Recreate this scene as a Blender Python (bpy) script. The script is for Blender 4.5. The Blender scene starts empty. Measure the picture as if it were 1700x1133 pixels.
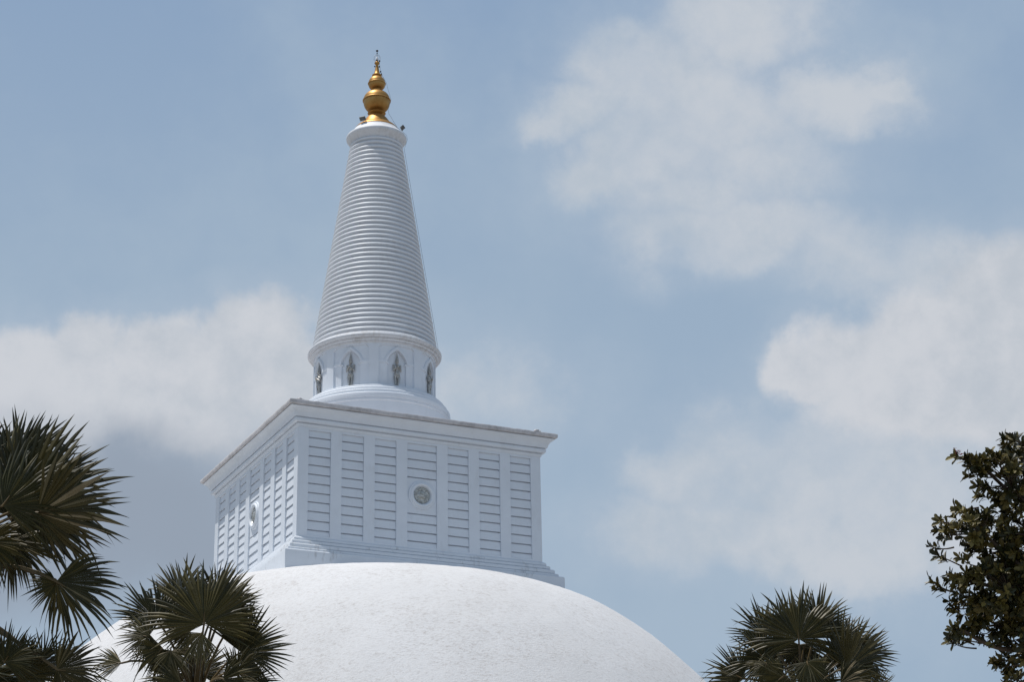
import bpy, bmesh, math, random
import numpy as np
from mathutils import Vector, Matrix, noise as mnoise

C = bpy.context.scene.collection
SC = bpy.context.scene
PI = math.pi
GZ = 51.6                       # chamber reference level above the ground
R_ = math.radians

# ------------------------------------------------------------------ camera
CAM = Vector((-66.0533, -167.5435, -50.0002 + GZ))
F = Vector((0.4013023, 0.84249498, 0.35938652))
RT = Vector((0.90533932, -0.42438511, -0.01606188))
UP = Vector((-0.13898623, -0.33181242, 0.93305056))
FPX = 3530.0
cd = bpy.data.cameras.new('camera')
cam = bpy.data.objects.new('camera', cd); C.objects.link(cam)
cam.matrix_world = Matrix(((RT.x, UP.x, -F.x, CAM.x), (RT.y, UP.y, -F.y, CAM.y), (RT.z, UP.z, -F.z, CAM.z), (0, 0, 0, 1)))
cd.sensor_width = 36; cd.lens = 36 * FPX / 1700
cd.clip_end = 20000; cd.clip_start = .5
SC.camera = cam

def ray(u, v):
    return F + RT * ((u - 850) / FPX) + UP * ((566.5 - v) / FPX)
def at(u, v, d):
    return CAM + ray(u, v) * d

# ------------------------------------------------------------------ light
SUN = Vector((-.285, .115, 1.0)).normalized()
sl = bpy.data.lights.new('sun', 'SUN'); sl.energy = 5.0; sl.angle = R_(0.55); sl.color = (1.0, .955, .90)
so = bpy.data.objects.new('sun', sl); C.objects.link(so)
so.rotation_euler = SUN.to_track_quat('Z', 'Y').to_euler(); so.location = (0, 0, 150)
SC.view_settings.view_transform = 'Standard'; SC.view_settings.look = 'None'
SC.view_settings.gamma = 1; SC.view_settings.use_curve_mapping = False
EXPO = -0.40; SC.view_settings.exposure = EXPO
SKYS = 0.12

W = bpy.data.worlds.new('World'); SC.world = W; W.use_nodes = True
nt = W.node_tree; N = nt.nodes; LK = nt.links
N.clear()
def nd(t, **k):
    n = N.new(t)
    for a, b in k.items(): setattr(n, a, b)
    return n
def mth(op, a, b=None, c=None, clamp=False):
    n = nd('ShaderNodeMath', operation=op); n.use_clamp = clamp
    for i, x in enumerate((a, b, c)):
        if x is None: continue
        if isinstance(x, (int, float)): n.inputs[i].default_value = x
        else: LK.new(x, n.inputs[i])
    return n.outputs[0]
def vm(op, a, b=None):
    n = nd('ShaderNodeVectorMath', operation=op)
    for i, x in enumerate((a, b)):
        if x is None: continue
        if isinstance(x, (tuple, Vector)): n.inputs[i].default_value = tuple(x)
        else: LK.new(x, n.inputs[i])
    return n.outputs['Value'] if op in ('DOT_PRODUCT', 'LENGTH') else n.outputs[0]
def scl(a, s):
    n = nd('ShaderNodeVectorMath', operation='SCALE'); LK.new(a, n.inputs[0]); n.inputs['Scale'].default_value = s
    return n.outputs[0]
def noi(vec, scale, detail=6, rough=.55, col=False, off=None):
    if off: vec = vm('ADD', vec, off)
    n = nd('ShaderNodeTexNoise'); LK.new(vec, n.inputs['Vector'])
    n.inputs['Scale'].default_value = scale; n.inputs['Detail'].default_value = detail; n.inputs['Roughness'].default_value = rough
    return n.outputs['Color' if col else 'Fac']
def mrange(x, a, b, c=0, d=1, smooth=True):
    n = nd('ShaderNodeMapRange'); n.interpolation_type = 'SMOOTHSTEP' if smooth else 'LINEAR'
    LK.new(x, n.inputs[0])
    for i, q in enumerate((a, b, c, d)): n.inputs[i + 1].default_value = q
    return n.outputs[0]
def mixc(f, a, b):
    n = nd('ShaderNodeMix', data_type='RGBA')
    if isinstance(f, (int, float)): n.inputs[0].default_value = f
    else: LK.new(f, n.inputs[0])
    for i, x in ((6, a), (7, b)):
        if isinstance(x, tuple): n.inputs[i].default_value = x + (1,)
        else: LK.new(x, n.inputs[i])
    return n.outputs[2]

tc = nd('ShaderNodeTexCoord'); D0 = vm('NORMALIZE', tc.outputs['Generated'])
# small billows warp the direction, so cloud outlines break up
warp = noi(D0, 16, 9, .56, True)
warp = scl(vm('SUBTRACT', warp, (.5, .5, .5)), .055)
D1 = vm('ADD', D0, warp)
def blobs(lst, D):
    acc = None
    for (u, v, ru, rv, w) in lst:
        c = ray(u, v).normalized()
        right = RT - c * RT.dot(c); right.normalize()
        up = c.cross(right) * -1
        if up.z < 0: up = -up
        a = vm('DOT_PRODUCT', D, right * (FPX / ru)); b = vm('DOT_PRODUCT', D, up * (FPX / rv))
        cx = nd('ShaderNodeCombineXYZ'); LK.new(a, cx.inputs[0]); LK.new(b, cx.inputs[1])
        l = vm('LENGTH', cx.outputs[0])
        q = mth('MULTIPLY', mth('SUBTRACT', 1.0, l), w)
        if acc is None: acc = q
        else:
            acc = mth('SMOOTH_MAX', acc, q, .18)
    return acc
def lin(*c):
    return tuple((x / 255 / 12.92) if x < 10 else ((x / 255 + .055) / 1.055) ** 2.4 for x in c)
CL_MAIN = [  # cumulus banks, one entry per billow: bearing and angular radii
    (40, 625, 150, 92, 1), (172, 578, 80, 84, 1.1), (290, 590, 88, 92, 1.1), (425, 596, 118, 106, 1.1), (500, 640, 70, 80, 1), (-110, 640, 160, 110, 1), (230, 680, 340, 105, 1),
    (1335, 622, 72, 50, 1), (1430, 600, 120, 78, 1), (1560, 570, 160, 112, 1), (1700, 520, 170, 130, 1), (1600, 660, 300, 84, 1),
]
CL_SOFT = [
    (1230, 35, 160, 95, 1), (1050, 115, 130, 85, 1), (1170, 180, 190, 110, 1.1), (1380, 155, 160, 72, 1), (1470, 148, 75, 36, 1), (960, 180, 100, 52, .9), (1080, 260, 150, 85, 1),
    (1000, 310, 110, 62, 1), (1150, 335, 180, 70, .7), (900, 195, 60, 35, .8), (1250, 260, 170, 90, .6), (1245, 402, 180, 62, 1), (1110, 400, 120, 50, .6), (1430, 435, 120, 60, .5), (1540, 440, 130, 50, .5),
    (1150, 800, 120, 62, 1), (1350, 785, 260, 110, 1), (1240, 890, 270, 72, 1), (1560, 820, 270, 160, 1.1), (1450, 910, 300, 78, 1), (800, 650, 120, 80, .45), (760, 640, 60, 60, .5),
]
CL_GREY = [(120, 830, 430, 170, 1), (-100, 900, 400, 200, 1), (360, 900, 260, 110, .8)]
m_main = blobs(CL_MAIN, D1); m_soft = blobs(CL_SOFT, D1); m_grey = blobs(CL_GREY, D1)
n1 = noi(D0, 17, 12, .66); n2 = noi(D0, 7, 5, .5, off=(3, 1, 7)); n3 = noi(D0, 45, 8, .62, off=(9, 2, 4))
nn = mth('SUBTRACT', n1, .5)
f_main = mrange(mth('ADD', m_main, mth('MULTIPLY', nn, .75)), -.10, .38)
f_soft = mrange(mth('ADD', m_soft, mth('MULTIPLY', nn, 1.25)), -.20, .55)
f_grey = mrange(mth('ADD', m_grey, mth('MULTIPLY', nn, .3)), -.05, .75)
# the rest of the sky, outside the photographed part, carries scattered cloud too
front = mrange(vm('DOT_PRODUCT', D0, F), .955, .90)
f_else = mth('MULTIPLY', mrange(mth('ADD', n2, mth('MULTIPLY', nn, .35)), .56, .74), front)
veil = mrange(noi(D0, 5, 6, .6, off=(1, 5, 2)), .36, .68, .0, .55)

sky = nd('ShaderNodeTexSky', sky_type='NISHITA'); sky.sun_disc = False
sky.sun_elevation = math.asin(SUN.z); sky.sun_rotation = math.atan2(SUN.x, SUN.y)
sky.air_density = 1.0; sky.dust_density = 2.2; sky.ozone_density = 1.2
gain = 2 ** -EXPO / SKYS
def cc(*c): return tuple(x * gain for x in lin(*c))
hs = nd('ShaderNodeHueSaturation'); hs.inputs['Saturation'].default_value = 1.12; hs.inputs['Value'].default_value = .62
LK.new(sky.outputs[0], hs.inputs['Color'])
# pale tropical haze: thick low down, thin overhead
sx = nd('ShaderNodeSeparateXYZ'); LK.new(D0, sx.inputs[0])
hz = mixc(mrange(sx.outputs[2], .38, .53, smooth=False), cc(158, 179, 201), cc(140, 165, 196))
hf = mrange(sx.outputs[2], .52, .85, .92, .1)
col = mixc(hf, hs.outputs[0], hz)
col = mixc(veil, col, cc(171, 188, 204))
shade = mrange(mth('ADD', mth('MULTIPLY', n3, .5), mth('MULTIPLY', n2, .5)), .36, .62)
soft_c = mixc(shade, cc(181, 192, 204), cc(197, 203, 211))
main_c = mixc(shade, cc(188, 195, 204), cc(206, 209, 215))
col = mixc(mth('MULTIPLY', f_grey, .85), col, cc(150, 162, 177))
halo = mrange(mth('ADD', mth('MAXIMUM', m_soft, m_main), mth('MULTIPLY', nn, 1.1)), -.75, .35)
col = mixc(mth('MULTIPLY', halo, .5), col, cc(176, 190, 206))
thin = mrange(noi(D0, 11, 8, .65, off=(4, 4, 1)), .32, .60, .55, .95)
col = mixc(mth('MULTIPLY', f_soft, thin), col, soft_c)
col = mixc(mth('MULTIPLY', f_main, .93), col, main_c)
# grey base of the left cumulus drawn over its lower part
m_base = blobs([(150, 860, 480, 190, 1), (-150, 880, 400, 220, 1)], D1)
f_base = mrange(mth('ADD', m_base, mth('MULTIPLY', nn, .25)), -.1, .7)
col = mixc(mth('MULTIPLY', f_base, .9), col, cc(148, 160, 176))
col = mixc(f_else, col, cc(160, 178, 202))
bg = nd('ShaderNodeBackground'); bg.inputs[1].default_value = SKYS
LK.new(col, bg.inputs[0])
wo = nd('ShaderNodeOutputWorld'); LK.new(bg.outputs[0], wo.inputs[0])
W.cycles.sampling_method = 'MANUAL'; W.cycles.sample_map_resolution = 512

# ------------------------------------------------------------------ helpers
def smooth_by_angle(me, ang=35):
    me.polygons.foreach_set('use_smooth', [True] * len(me.polygons))
    bm = bmesh.new(); bm.from_mesh(me)
    a = R_(ang)
    for e in bm.edges:
        if len(e.link_faces) == 2: e.smooth = e.calc_face_angle(0) < a
    bm.to_mesh(me); bm.free()

def link(name, me, parent=None, loc=None):
    o = bpy.data.objects.new(name, me); C.objects.link(o)
    if parent: o.parent = parent
    if loc is not None: o.location = loc
    return o
def pyobj(name, verts, faces, mat, parent=None, smooth=None, matidx=None, loc=None):
    me = bpy.data.meshes.new(name); me.from_pydata([tuple(v) for v in verts], [], faces)
    for m in (mat if isinstance(mat, (list, tuple)) else [mat]): me.materials.append(m)
    if matidx is not None: me.polygons.foreach_set('material_index', matidx)
    me.update()
    if smooth is not None: smooth_by_angle(me, smooth)
    return link(name, me, parent, loc)
def bmobj(name, bm, mat, parent=None, smooth=None, loc=None):
    me = bpy.data.meshes.new(name)
    bmesh.ops.recalc_face_normals(bm, faces=bm.faces)
    bm.to_mesh(me); bm.free()
    me.materials.append(mat)
    if smooth is not None: smooth_by_angle(me, smooth)
    return link(name, me, parent, loc)
def empty(name, loc=(0, 0, 0)):
    o = bpy.data.objects.new(name, None); C.objects.link(o); o.location = loc; o.empty_display_size = .5
    return o
def tag(o, label=None, cat=None, group=None, kind=None):
    if label: o['label'] = label
    if cat: o['category'] = cat
    if group: o['group'] = group
    if kind: o['kind'] = kind
    return o
def box(bm, x0, x1, y0, y1, z0, z1, M=None):
    vs = [Vector((x, y, z)) for x in (x0, x1) for y in (y0, y1) for z in (z0, z1)]
    if M is not None: vs = [M @ v for v in vs]
    b = [bm.verts.new(v) for v in vs]
    for f in ((0, 1, 3, 2), (4, 6, 7, 5), (0, 4, 5, 1), (2, 3, 7, 6), (0, 2, 6, 4), (1, 5, 7, 3)): bm.faces.new([b[i] for i in f])
def lathe(bm, prof, n=96, cap=True, center=(0, 0), zoff=0):
    rows = []
    for r, z in prof:
        rows.append([bm.verts.new((center[0] + r * math.cos(2 * PI * i / n), center[1] + r * math.sin(2 * PI * i / n), z + zoff)) for i in range(n)])
    for a, b in zip(rows, rows[1:]):
        for i in range(n):
            j = (i + 1) % n; bm.faces.new((a[i], a[j], b[j], b[i]))
    if cap:
        bm.faces.new(rows[0][::-1]); bm.faces.new(rows[-1])
def square_ring(bm, prof, zoff=0, sub=1, jit=None):
    """extrude an (r, z) profile round a square with mitred corners"""
    rows = []
    for r, z in prof:
        row = []
        for k in range(4):
            for s in range(sub):
                t = -1 + 2 * s / sub
                p = Vector((t * r, -r, z + zoff))
                if jit: p = jit(p, k, r, z)
                p.rotate(Matrix.Rotation(k * PI / 2, 3, 'Z'))
                row.append(bm.verts.new(p))
        rows.append(row)
    n = 4 * sub
    for a, b in zip(rows, rows[1:]):
        for i in range(n):
            j = (i + 1) % n; bm.faces.new((a[i], a[j], b[j], b[i]))
    return rows
def tube_pts(V, Fc, pts, rads, n=7, flat=1.0, mi=None, MI=None):
    base = len(V); prev = None
    for i, p in enumerate(pts):
        d = (pts[min(i + 1, len(pts) - 1)] - pts[max(i - 1, 0)]).normalized()
        if prev is None: a = d.orthogonal().normalized()
        else: a = (prev - d * prev.dot(d)).normalized()
        prev = a; b = d.cross(a)
        for k in range(n):
            t = 2 * PI * k / n
            V.append(p + (a * math.cos(t) + b * math.sin(t) * flat) * rads[i])
    for i in range(len(pts) - 1):
        for k in range(n):
            j = (k + 1) % n; q = base + i * n
            Fc.append((q + k, q + j, q + n + j, q + n + k))
            if MI is not None: MI.append(mi)
    Fc.append(tuple(base + k for k in range(n))[::-1]); Fc.append(tuple(base + (len(pts) - 1) * n + k for k in range(n)))
    if MI is not None: MI += [mi, mi]
def fnoise(p, s=1.0, o=0.0):
    return mnoise.noise(Vector(p) * s + Vector((o, o * 1.7, -o)))

# ------------------------------------------------------------------ materials
def material(name, build):
    m = bpy.data.materials.new(name); m.use_nodes = True
    t = m.node_tree; b = t.nodes['Principled BSDF']
    build(t, b); return m
class NB:
    def __init__(s, t): s.t = t
    def n(s, ty, **k):
        q = s.t.nodes.new(ty)
        for a, b in k.items(): setattr(q, a, b)
        return q
    def coord(s, scale=(1, 1, 1), rot=(0, 0, 0)):
        c = s.n('ShaderNodeTexCoord'); m = s.n('ShaderNodeMapping')
        m.inputs['Scale'].default_value = scale; m.inputs['Rotation'].default_value = rot
        s.t.links.new(c.outputs['Object'], m.inputs[0]); return m.outputs[0]
    def noise(s, v, scale, detail=5, rough=.55, dist=0):
        q = s.n('ShaderNodeTexNoise'); s.t.links.new(v, q.inputs['Vector'])
        q.inputs['Scale'].default_value = scale; q.inputs['Detail'].default_value = detail
        q.inputs['Roughness'].default_value = rough; q.inputs['Distortion'].default_value = dist
        return q.outputs['Fac']
    def rng(s, x, a, b, c=0, d=1):
        q = s.n('ShaderNodeMapRange'); s.t.links.new(x, q.inputs[0])
        for i, y in enumerate((a, b, c, d)): q.inputs[i + 1].default_value = y
        return q.outputs[0]
    def mul(s, a, b, op='MULTIPLY'):
        q = s.n('ShaderNodeMath', operation=op)
        for i, x in enumerate((a, b)):
            if isinstance(x, (int, float)): q.inputs[i].default_value = x
            else: s.t.links.new(x, q.inputs[i])
        return q.outputs[0]
    def mix(s, f, a, b):
        q = s.n('ShaderNodeMix', data_type='RGBA')
        if isinstance(f, (int, float)): q.inputs[0].default_value = f
        else: s.t.links.new(f, q.inputs[0])
        for i, x in ((6, a), (7, b)):
            if isinstance(x, tuple): q.inputs[i].default_value = x + (1,)
            else: s.t.links.new(x, q.inputs[i])
        return q.outputs[2]
    def bump(s, h, strength, dist, b):
        q = s.n('ShaderNodeBump'); q.inputs['Strength'].default_value = strength; q.inputs['Distance'].default_value = dist
        s.t.links.new(h, q.inputs['Height']); s.t.links.new(q.outputs[0], b.inputs['Normal'])

def paint(name, base=(.735, .785, .85), dirt=(.36, .35, .34), amount=.22, lo=.52, hi=.78, streak=1.0, rough=.6, vs=.22):
    def f(t, b):
        q = NB(t)
        big = q.noise(q.coord((1, 1, 1)), .35, 5, .6)
        fine = q.noise(q.coord((1, 1, vs)), 2.6, 8, .7)
        d = q.rng(q.mul(big, fine), lo * lo, hi * hi * .8)
        st = q.rng(q.noise(q.coord((1, 1, .05)), 3.2, 6, .7), .55, .85, 0, streak * .35)
        d = q.mul(d, st, 'MAXIMUM')
        d = q.mul(d, amount)
        tone = q.mix(q.rng(q.noise(q.coord(), .6, 3), .3, .7), base, tuple(x * .94 for x in base))
        t.links.new(q.mix(d, tone, dirt), b.inputs['Base Color'])
        b.inputs['Roughness'].default_value = rough
        q.bump(q.noise(q.coord(), 9, 6, .6), .25, .03, b)
    return material(name, f)
M_white = paint('white_paint')
M_cone = paint('cone_white_paint', base=(.75, .785, .83), amount=.25, rough=.45)
M_parapet = paint('weathered_parapet', base=(.62, .605, .615), dirt=(.26, .245, .24), amount=.6, lo=.46, hi=.70, streak=0, vs=1.0)
M_plinth = paint('stained_plinth_paint', base=(.71, .755, .81), dirt=(.25, .24, .23), amount=.45, lo=.54, hi=.70, streak=.5)
M_cap = paint('cap_paint', base=(.71, .735, .775), dirt=(.33, .29, .24), amount=.45, lo=.50, hi=.72, streak=.6)

def dome_f(t, b):
    q = NB(t)
    # short scratchy strokes of dirt, gathered in patches
    s1 = q.noise(q.coord((.8, 1.6, 1.6), (0.5, .6, .4)), 1.7, 12, .8, .6)
    s2 = q.noise(q.coord((.6, 2.2, 1.4), (.6, .3, .9)), 4.5, 8, .75, .3)
    patch = q.rng(q.noise(q.coord((1, 1, 1.4)), .16, 6, .62), .36, .66)
    sp = q.rng(s2, .51, .62)
    sp2 = q.rng(s1, .52, .66)
    d = q.mul(q.mul(q.mul(sp, sp2, 'ADD'), .5), q.rng(patch, 0, 1, .30, 1.0))
    d = q.mul(d, 1.0)
    tone = q.mix(q.rng(q.noise(q.coord(), .08, 4), .35, .65), (.650, .660, .674), (.612, .618, .626))
    t.links.new(q.mix(d, tone, (.27, .23, .20)), b.inputs['Base Color'])
    b.inputs['Roughness'].default_value = .85
    q.bump(q.mul(s2, q.noise(q.coord(), 6, 5), 'ADD'), .45, .06, b)
M_dome = material('dome_limewash', dome_f)
def gold_f(t, b):
    q = NB(t)
    n = q.noise(q.coord((1, 1, 1)), 1.3, 6, .6)
    t.links.new(q.mix(q.rng(n, .35, .7), (.50, .29, .095), (.38, .20, .055)), b.inputs['Base Color'])
    b.inputs['Metallic'].default_value = .75
    t.links.new(q.rng(n, .3, .7, .42, .55), b.inputs['Roughness'])
M_gold = material('gilded_metal', gold_f)
def simple(name, c, rough=.6, metal=0, var=.25, scale=4, spec=.5):
    def f(t, b):
        q = NB(t); n = q.noise(q.coord(), scale, 5, .6)
        t.links.new(q.mix(q.rng(n, .3, .7), c, tuple(x * (1 - var) for x in c)), b.inputs['Base Color'])
        b.inputs['Roughness'].default_value = rough; b.inputs['Metallic'].default_value = metal
        b.inputs['Specular IOR Level'].default_value = spec
    return material(name, f)
M_silver = simple('silver_statue_paint', (.68, .67, .64), .36, .55, .85, 11)
M_emblem = simple('tarnished_emblem_metal', (.66, .68, .66), .38, .35, .7, 5)
M_dark = simple('dark_metal', (.03, .03, .035), .5, .3)
M_lamp = simple('grey_lamp_metal', (.12, .125, .13), .5, .3)
M_lens = simple('lamp_glass', (.16, .19, .22), .1, 0)
M_steel = simple('galvanised_steel', (.45, .46, .47), .4, .6)
M_cryst = simple('crystal_white', (.78, .8, .84), .15, 0, .1)
M_cable = simple('cable_grey', (.2, .2, .21), .7)
def leafmat(name, c, c2, rough=.42, trans=.0, scale=2.0, spec=.32):
    def f(t, b):
        q = NB(t); n = q.noise(q.coord(), scale, 6, .65)
        t.links.new(q.mix(q.rng(n, .35, .65), c, c2), b.inputs['Base Color'])
        b.inputs['Roughness'].default_value = rough + .06
        b.inputs['Specular IOR Level'].default_value = spec
    return material(name, f)
M_fr = leafmat('palm_leaf_green', (.042, .041, .013), (.024, .025, .009))
M_fr2 = leafmat('palm_leaf_olive', (.085, .070, .020), (.048, .043, .014))
M_frp = leafmat('palm_leaf_pale', (.17, .15, .085), (.10, .09, .045), .5)
M_dry = leafmat('dry_palm_leaf', (.34, .29, .18), (.18, .145, .085), .6)
M_pet = leafmat('palm_petiole', (.12, .085, .035), (.07, .05, .02), .5)
M_trunk = leafmat('palm_bark', (.13, .11, .09), (.06, .05, .04), .9, scale=5)
M_lf = leafmat('tree_leaf_dark', (.034, .036, .010), (.022, .024, .008), .38)
M_lf2 = leafmat('tree_leaf_olive', (.125, .100, .024), (.070, .060, .016), .42)
M_lf3 = leafmat('tree_leaf_young', (.19, .16, .045), (.12, .10, .03), .42)
M_bark = leafmat('tree_bark', (.11, .085, .065), (.06, .045, .035), .9, scale=5)
M_pink = simple('pink_petals', (.55, .10, .16), .5)
def ground_f(t, b):
    q = NB(t)
    n = q.rng(q.noise(q.coord(), .05, 8, .6), .4, .6)
    t.links.new(q.mix(n, (.24, .22, .20), (.17, .16, .14)), b.inputs['Base Color'])
    b.inputs['Roughness'].default_value = .95
    q.bump(q.noise(q.coord(), 3, 6), .4, .05, b)
M_ground = material('sandy_ground', ground_f)
M_pave = simple('pale_terrace_stone', (.55, .53, .50), .8, 0, .25, .6)

# ------------------------------------------------------------------ ground
V = []; Fc = []
n = 72; V.append((0, 0, 0))
rad = [30, 60, 100, 160, 260, 500, 1200, 3000, 7000]
for r in rad:
    for i in range(n):
        V.append((r * math.cos(2 * PI * i / n), r * math.sin(2 * PI * i / n), 0))
for i in range(n): Fc.append((0, 1 + i, 1 + (i + 1) % n))
for k in range(len(rad) - 1):
    for i in range(n):
        j = (i + 1) % n; a = 1 + k * n; Fc.append((a + i, a + n + i, a + n + j, a + j))
g = pyobj('ground', V, Fc, M_ground); tag(g, kind='structure')

# ------------------------------------------------------------------ stupa
ST = empty('stupa')
tag(ST, 'huge white domed stupa with square panelled chamber, ringed cone spire and golden pinnacle', 'stupa')

# dome, terraces
K = [0, 8, 12, 16, 20, 24, 28, 32, 36, 40, 43]
ZK = [-5.0, -5.1, -5.3, -5.62, -6.88, -9.55, -13.3, -18.3, -24.3, -31.4, -37.3]
def hermite(x):
    g_ = np.gradient(np.array(ZK, float), np.array(K, float))
    i = max(0, min(len(K) - 2, int(np.searchsorted(K, x, side='right')) - 1)); h = K[i + 1] - K[i]; t = (x - K[i]) / h
    return (2*t**3-3*t**2+1)*ZK[i] + (t**3-2*t**2+t)*h*g_[i] + (-2*t**3+3*t**2)*ZK[i+1] + (t**3-t**2)*h*g_[i+1]
prof = [(max(r, .01), hermite(r) + GZ) for r in np.linspace(0.01, 43, 87)]
# smooth the fitted profile a little
pr = np.array(prof)
for _ in range(14): pr[1:-1, 1] = .5 * pr[1:-1, 1] + .25 * (pr[:-2, 1] + pr[2:, 1])
prof = [tuple(x) for x in pr] + [(44.3, 11.6), (45.2, 8.6), (45.6, 6.4)]
bm = bmesh.new(); lathe(bm, prof[::-1], 288, cap=False)
for v in bm.verts:      # hand-plastered unevenness
    d = Vector((v.co.x, v.co.y, (v.co.z - 10) * .6)).normalized()
    v.co += d * (.05 * fnoise(v.co, .35) + .03 * fnoise(v.co, 1.1, 5))
off = Vector((RT.x, RT.y, 0)).normalized() * .3
bmobj('dome', bm, M_dome, ST, 60, loc=off)
bm = bmesh.new()
lathe(bm, [(56, 0), (56, .5), (54.5, .55), (54.3, 2.2), (54.5, 2.3), (51.5, 2.35), (51.3, 4.2), (51.5, 4.3), (48.6, 4.35), (48.4, 6.2), (48.6, 6.35), (45, 6.4)], 144)
bmobj('base_terrace', bm, M_pave, ST, 30)

# square chamber
bm = bmesh.new()
Z0, Z1 = -2.95, 6.45
core = 10.66
box(bm, -core, core, -core, core, Z0 + GZ, Z1 + GZ)
PC = [(-9.1, .975), (-6.2, .975), (-3.29, .965), (0, 1.34), (3.29, .965), (6.2, .975), (9.1, .975)]
PT, PB = 6.2, -2.76
for k in range(4):
    M = Matrix.Rotation(k * PI / 2, 4, 'Z')
    edges = [-11.0] + sum([[c - w, c + w] for c, w in PC], []) + [11.0]
    for i in range(0, len(edges), 2):
        x0, x1 = edges[i], edges[i + 1]
        if k % 2 == 0:     # two faces own the corners, the others butt against them
            xa, xb = x0, x1
        else:
            xa, xb = (max(x0, -core), min(x1, core))
        box(bm, xa, xb, -11.0, -core + .004, Z0 + GZ, Z1 + GZ, M)
    for c, w in PC:
        box(bm, c - w, c + w, -10.998, -core + .004, PT + GZ, Z1 + GZ - .003, M)
        box(bm, c - w, c + w, -10.998, -core + .004, Z0 + GZ + .003, PB + GZ, M)
CH = bmobj('chamber_wall', bm, M_white, ST)
def panel_mesh(w, center):
    bm = bmesh.new(); g_ = .052
    lines = [5.59 - .787 * k for k in range(11)]
    ed = [PT - .012] + lines + [PB + .012]
    rngp = random.Random(3)
    groups = []
    i = 0
    while i < len(ed) - 1:
        if center and i == 4: groups.append((ed[4], ed[8], True)); i = 8
        else: groups.append((ed[i], ed[i + 1], False)); i += 1
    for a, b, plain in groups:
        top = a - (g_ if a < PT - .1 else 0); bot = b + (g_ if b > PB + .1 else 0)
        y_t = -10.84; y_b = -10.915
        if plain: y_t = y_b = -10.87
        j = rngp.uniform(-.006, .006)
        x0, x1 = -w + .012, w - .012
        co = [(x0, -core, top), (x1, -core, top), (x1, y_t + j, top), (x0, y_t + j, top),
              (x0, -core, bot), (x1, -core, bot), (x1, y_b + j, bot), (x0, y_b + j, bot)]
        vs = [bm.verts.new((x, y, z + GZ)) for x, y, z in co]
        for f in ((0, 1, 2, 3), (7, 6, 5, 4), (3, 2, 6, 7), (0, 4, 5, 1), (0, 3, 7, 4), (1, 5, 6, 2)): bm.faces.new([vs[q] for q in f])
    bmesh.ops.recalc_face_normals(bm, faces=bm.faces)
    me = bpy.data.meshes.new('louvred_panel'); bm.to_mesh(me); bm.free(); me.materials.append(M_white); return me
pm = {round(w, 3): panel_mesh(w, w > 1.2) for _, w in PC}
for k in range(4):
    for c, w in PC:
        o = link('louvred_panel', pm[round(w, 3)], CH)
        o.matrix_local = Matrix.Rotation(k * PI / 2, 4, 'Z') @ Matrix.Translation((c, 0, 0))

# cornice and parapet
bm = bmesh.new()
square_ring(bm, [(10.9, 6.43), (11.06, 6.43), (11.09, 6.5), (11.13, 6.62), (11.12, 6.64), (11.04, 6.66), (11.04, 6.74), (11.35, 6.74), (11.38, 6.78), (11.40, 6.88), (11.40, 7.02), (11.38, 7.04), (11.27, 7.05), (11.27, 7.14), (11.47, 7.14), (11.51, 7.24), (11.55, 7.38),
                 (11.63, 7.54), (11.74, 7.67), (11.87, 7.77), (11.98, 7.82), (12.0, 7.86), (11.9, 7.88), (11.9, 7.935), (10.9, 7.936)], GZ, 1)
bmobj('cornice', bm, M_white, ST, 32)
bm = bmesh.new()
def rough_edge(p, k, r, z):
    if r > 11.9:
        q = (p.x * 1.3 + 31 * k, z * 2, r)
        p.z += .035 * fnoise(q, 1.4) + .02 * fnoise(q, 4.5, 9)
        p.y += .02 * fnoise(q, 3.0, 3)
    return p
rows = square_ring(bm, [(11.0, 7.94), (12.02, 7.94), (12.16, 7.97), (12.18, 8.08), (12.19, 8.2), (12.15, 8.30), (11.7, 8.32), (11.0, 8.31)], GZ, 90, rough_edge)
bm.faces.new(rows[-1])
bmobj('parapet_slab', bm, M_parapet, ST, 40)
# plinth
bm = bmesh.new()
square_ring(bm, [(10.9, -2.93), (11.05, -2.94), (11.15, -3.0), (11.22, -3.08), (11.25, -3.16), (11.25, -3.26), (11.16, -3.28), (11.16, -3.33), (11.42, -3.34), (11.48, -3.42), (11.5, -3.5), (11.5, -3.60), (11.4, -3.62), (11.4, -3.68), (11.68, -3.69), (11.75, -3.76), (11.78, -3.86), (11.78, -4.02), (11.68, -4.03), (11.68, -4.09),
                 (11.95, -4.10), (12.0, -4.16), (12.01, -4.36), (12.3, -4.40), (12.36, -4.46), (12.38, -4.56), (12.38, -8.6)], GZ, 1)
bmobj('plinth', bm, M_plinth, ST, 32)

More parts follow.
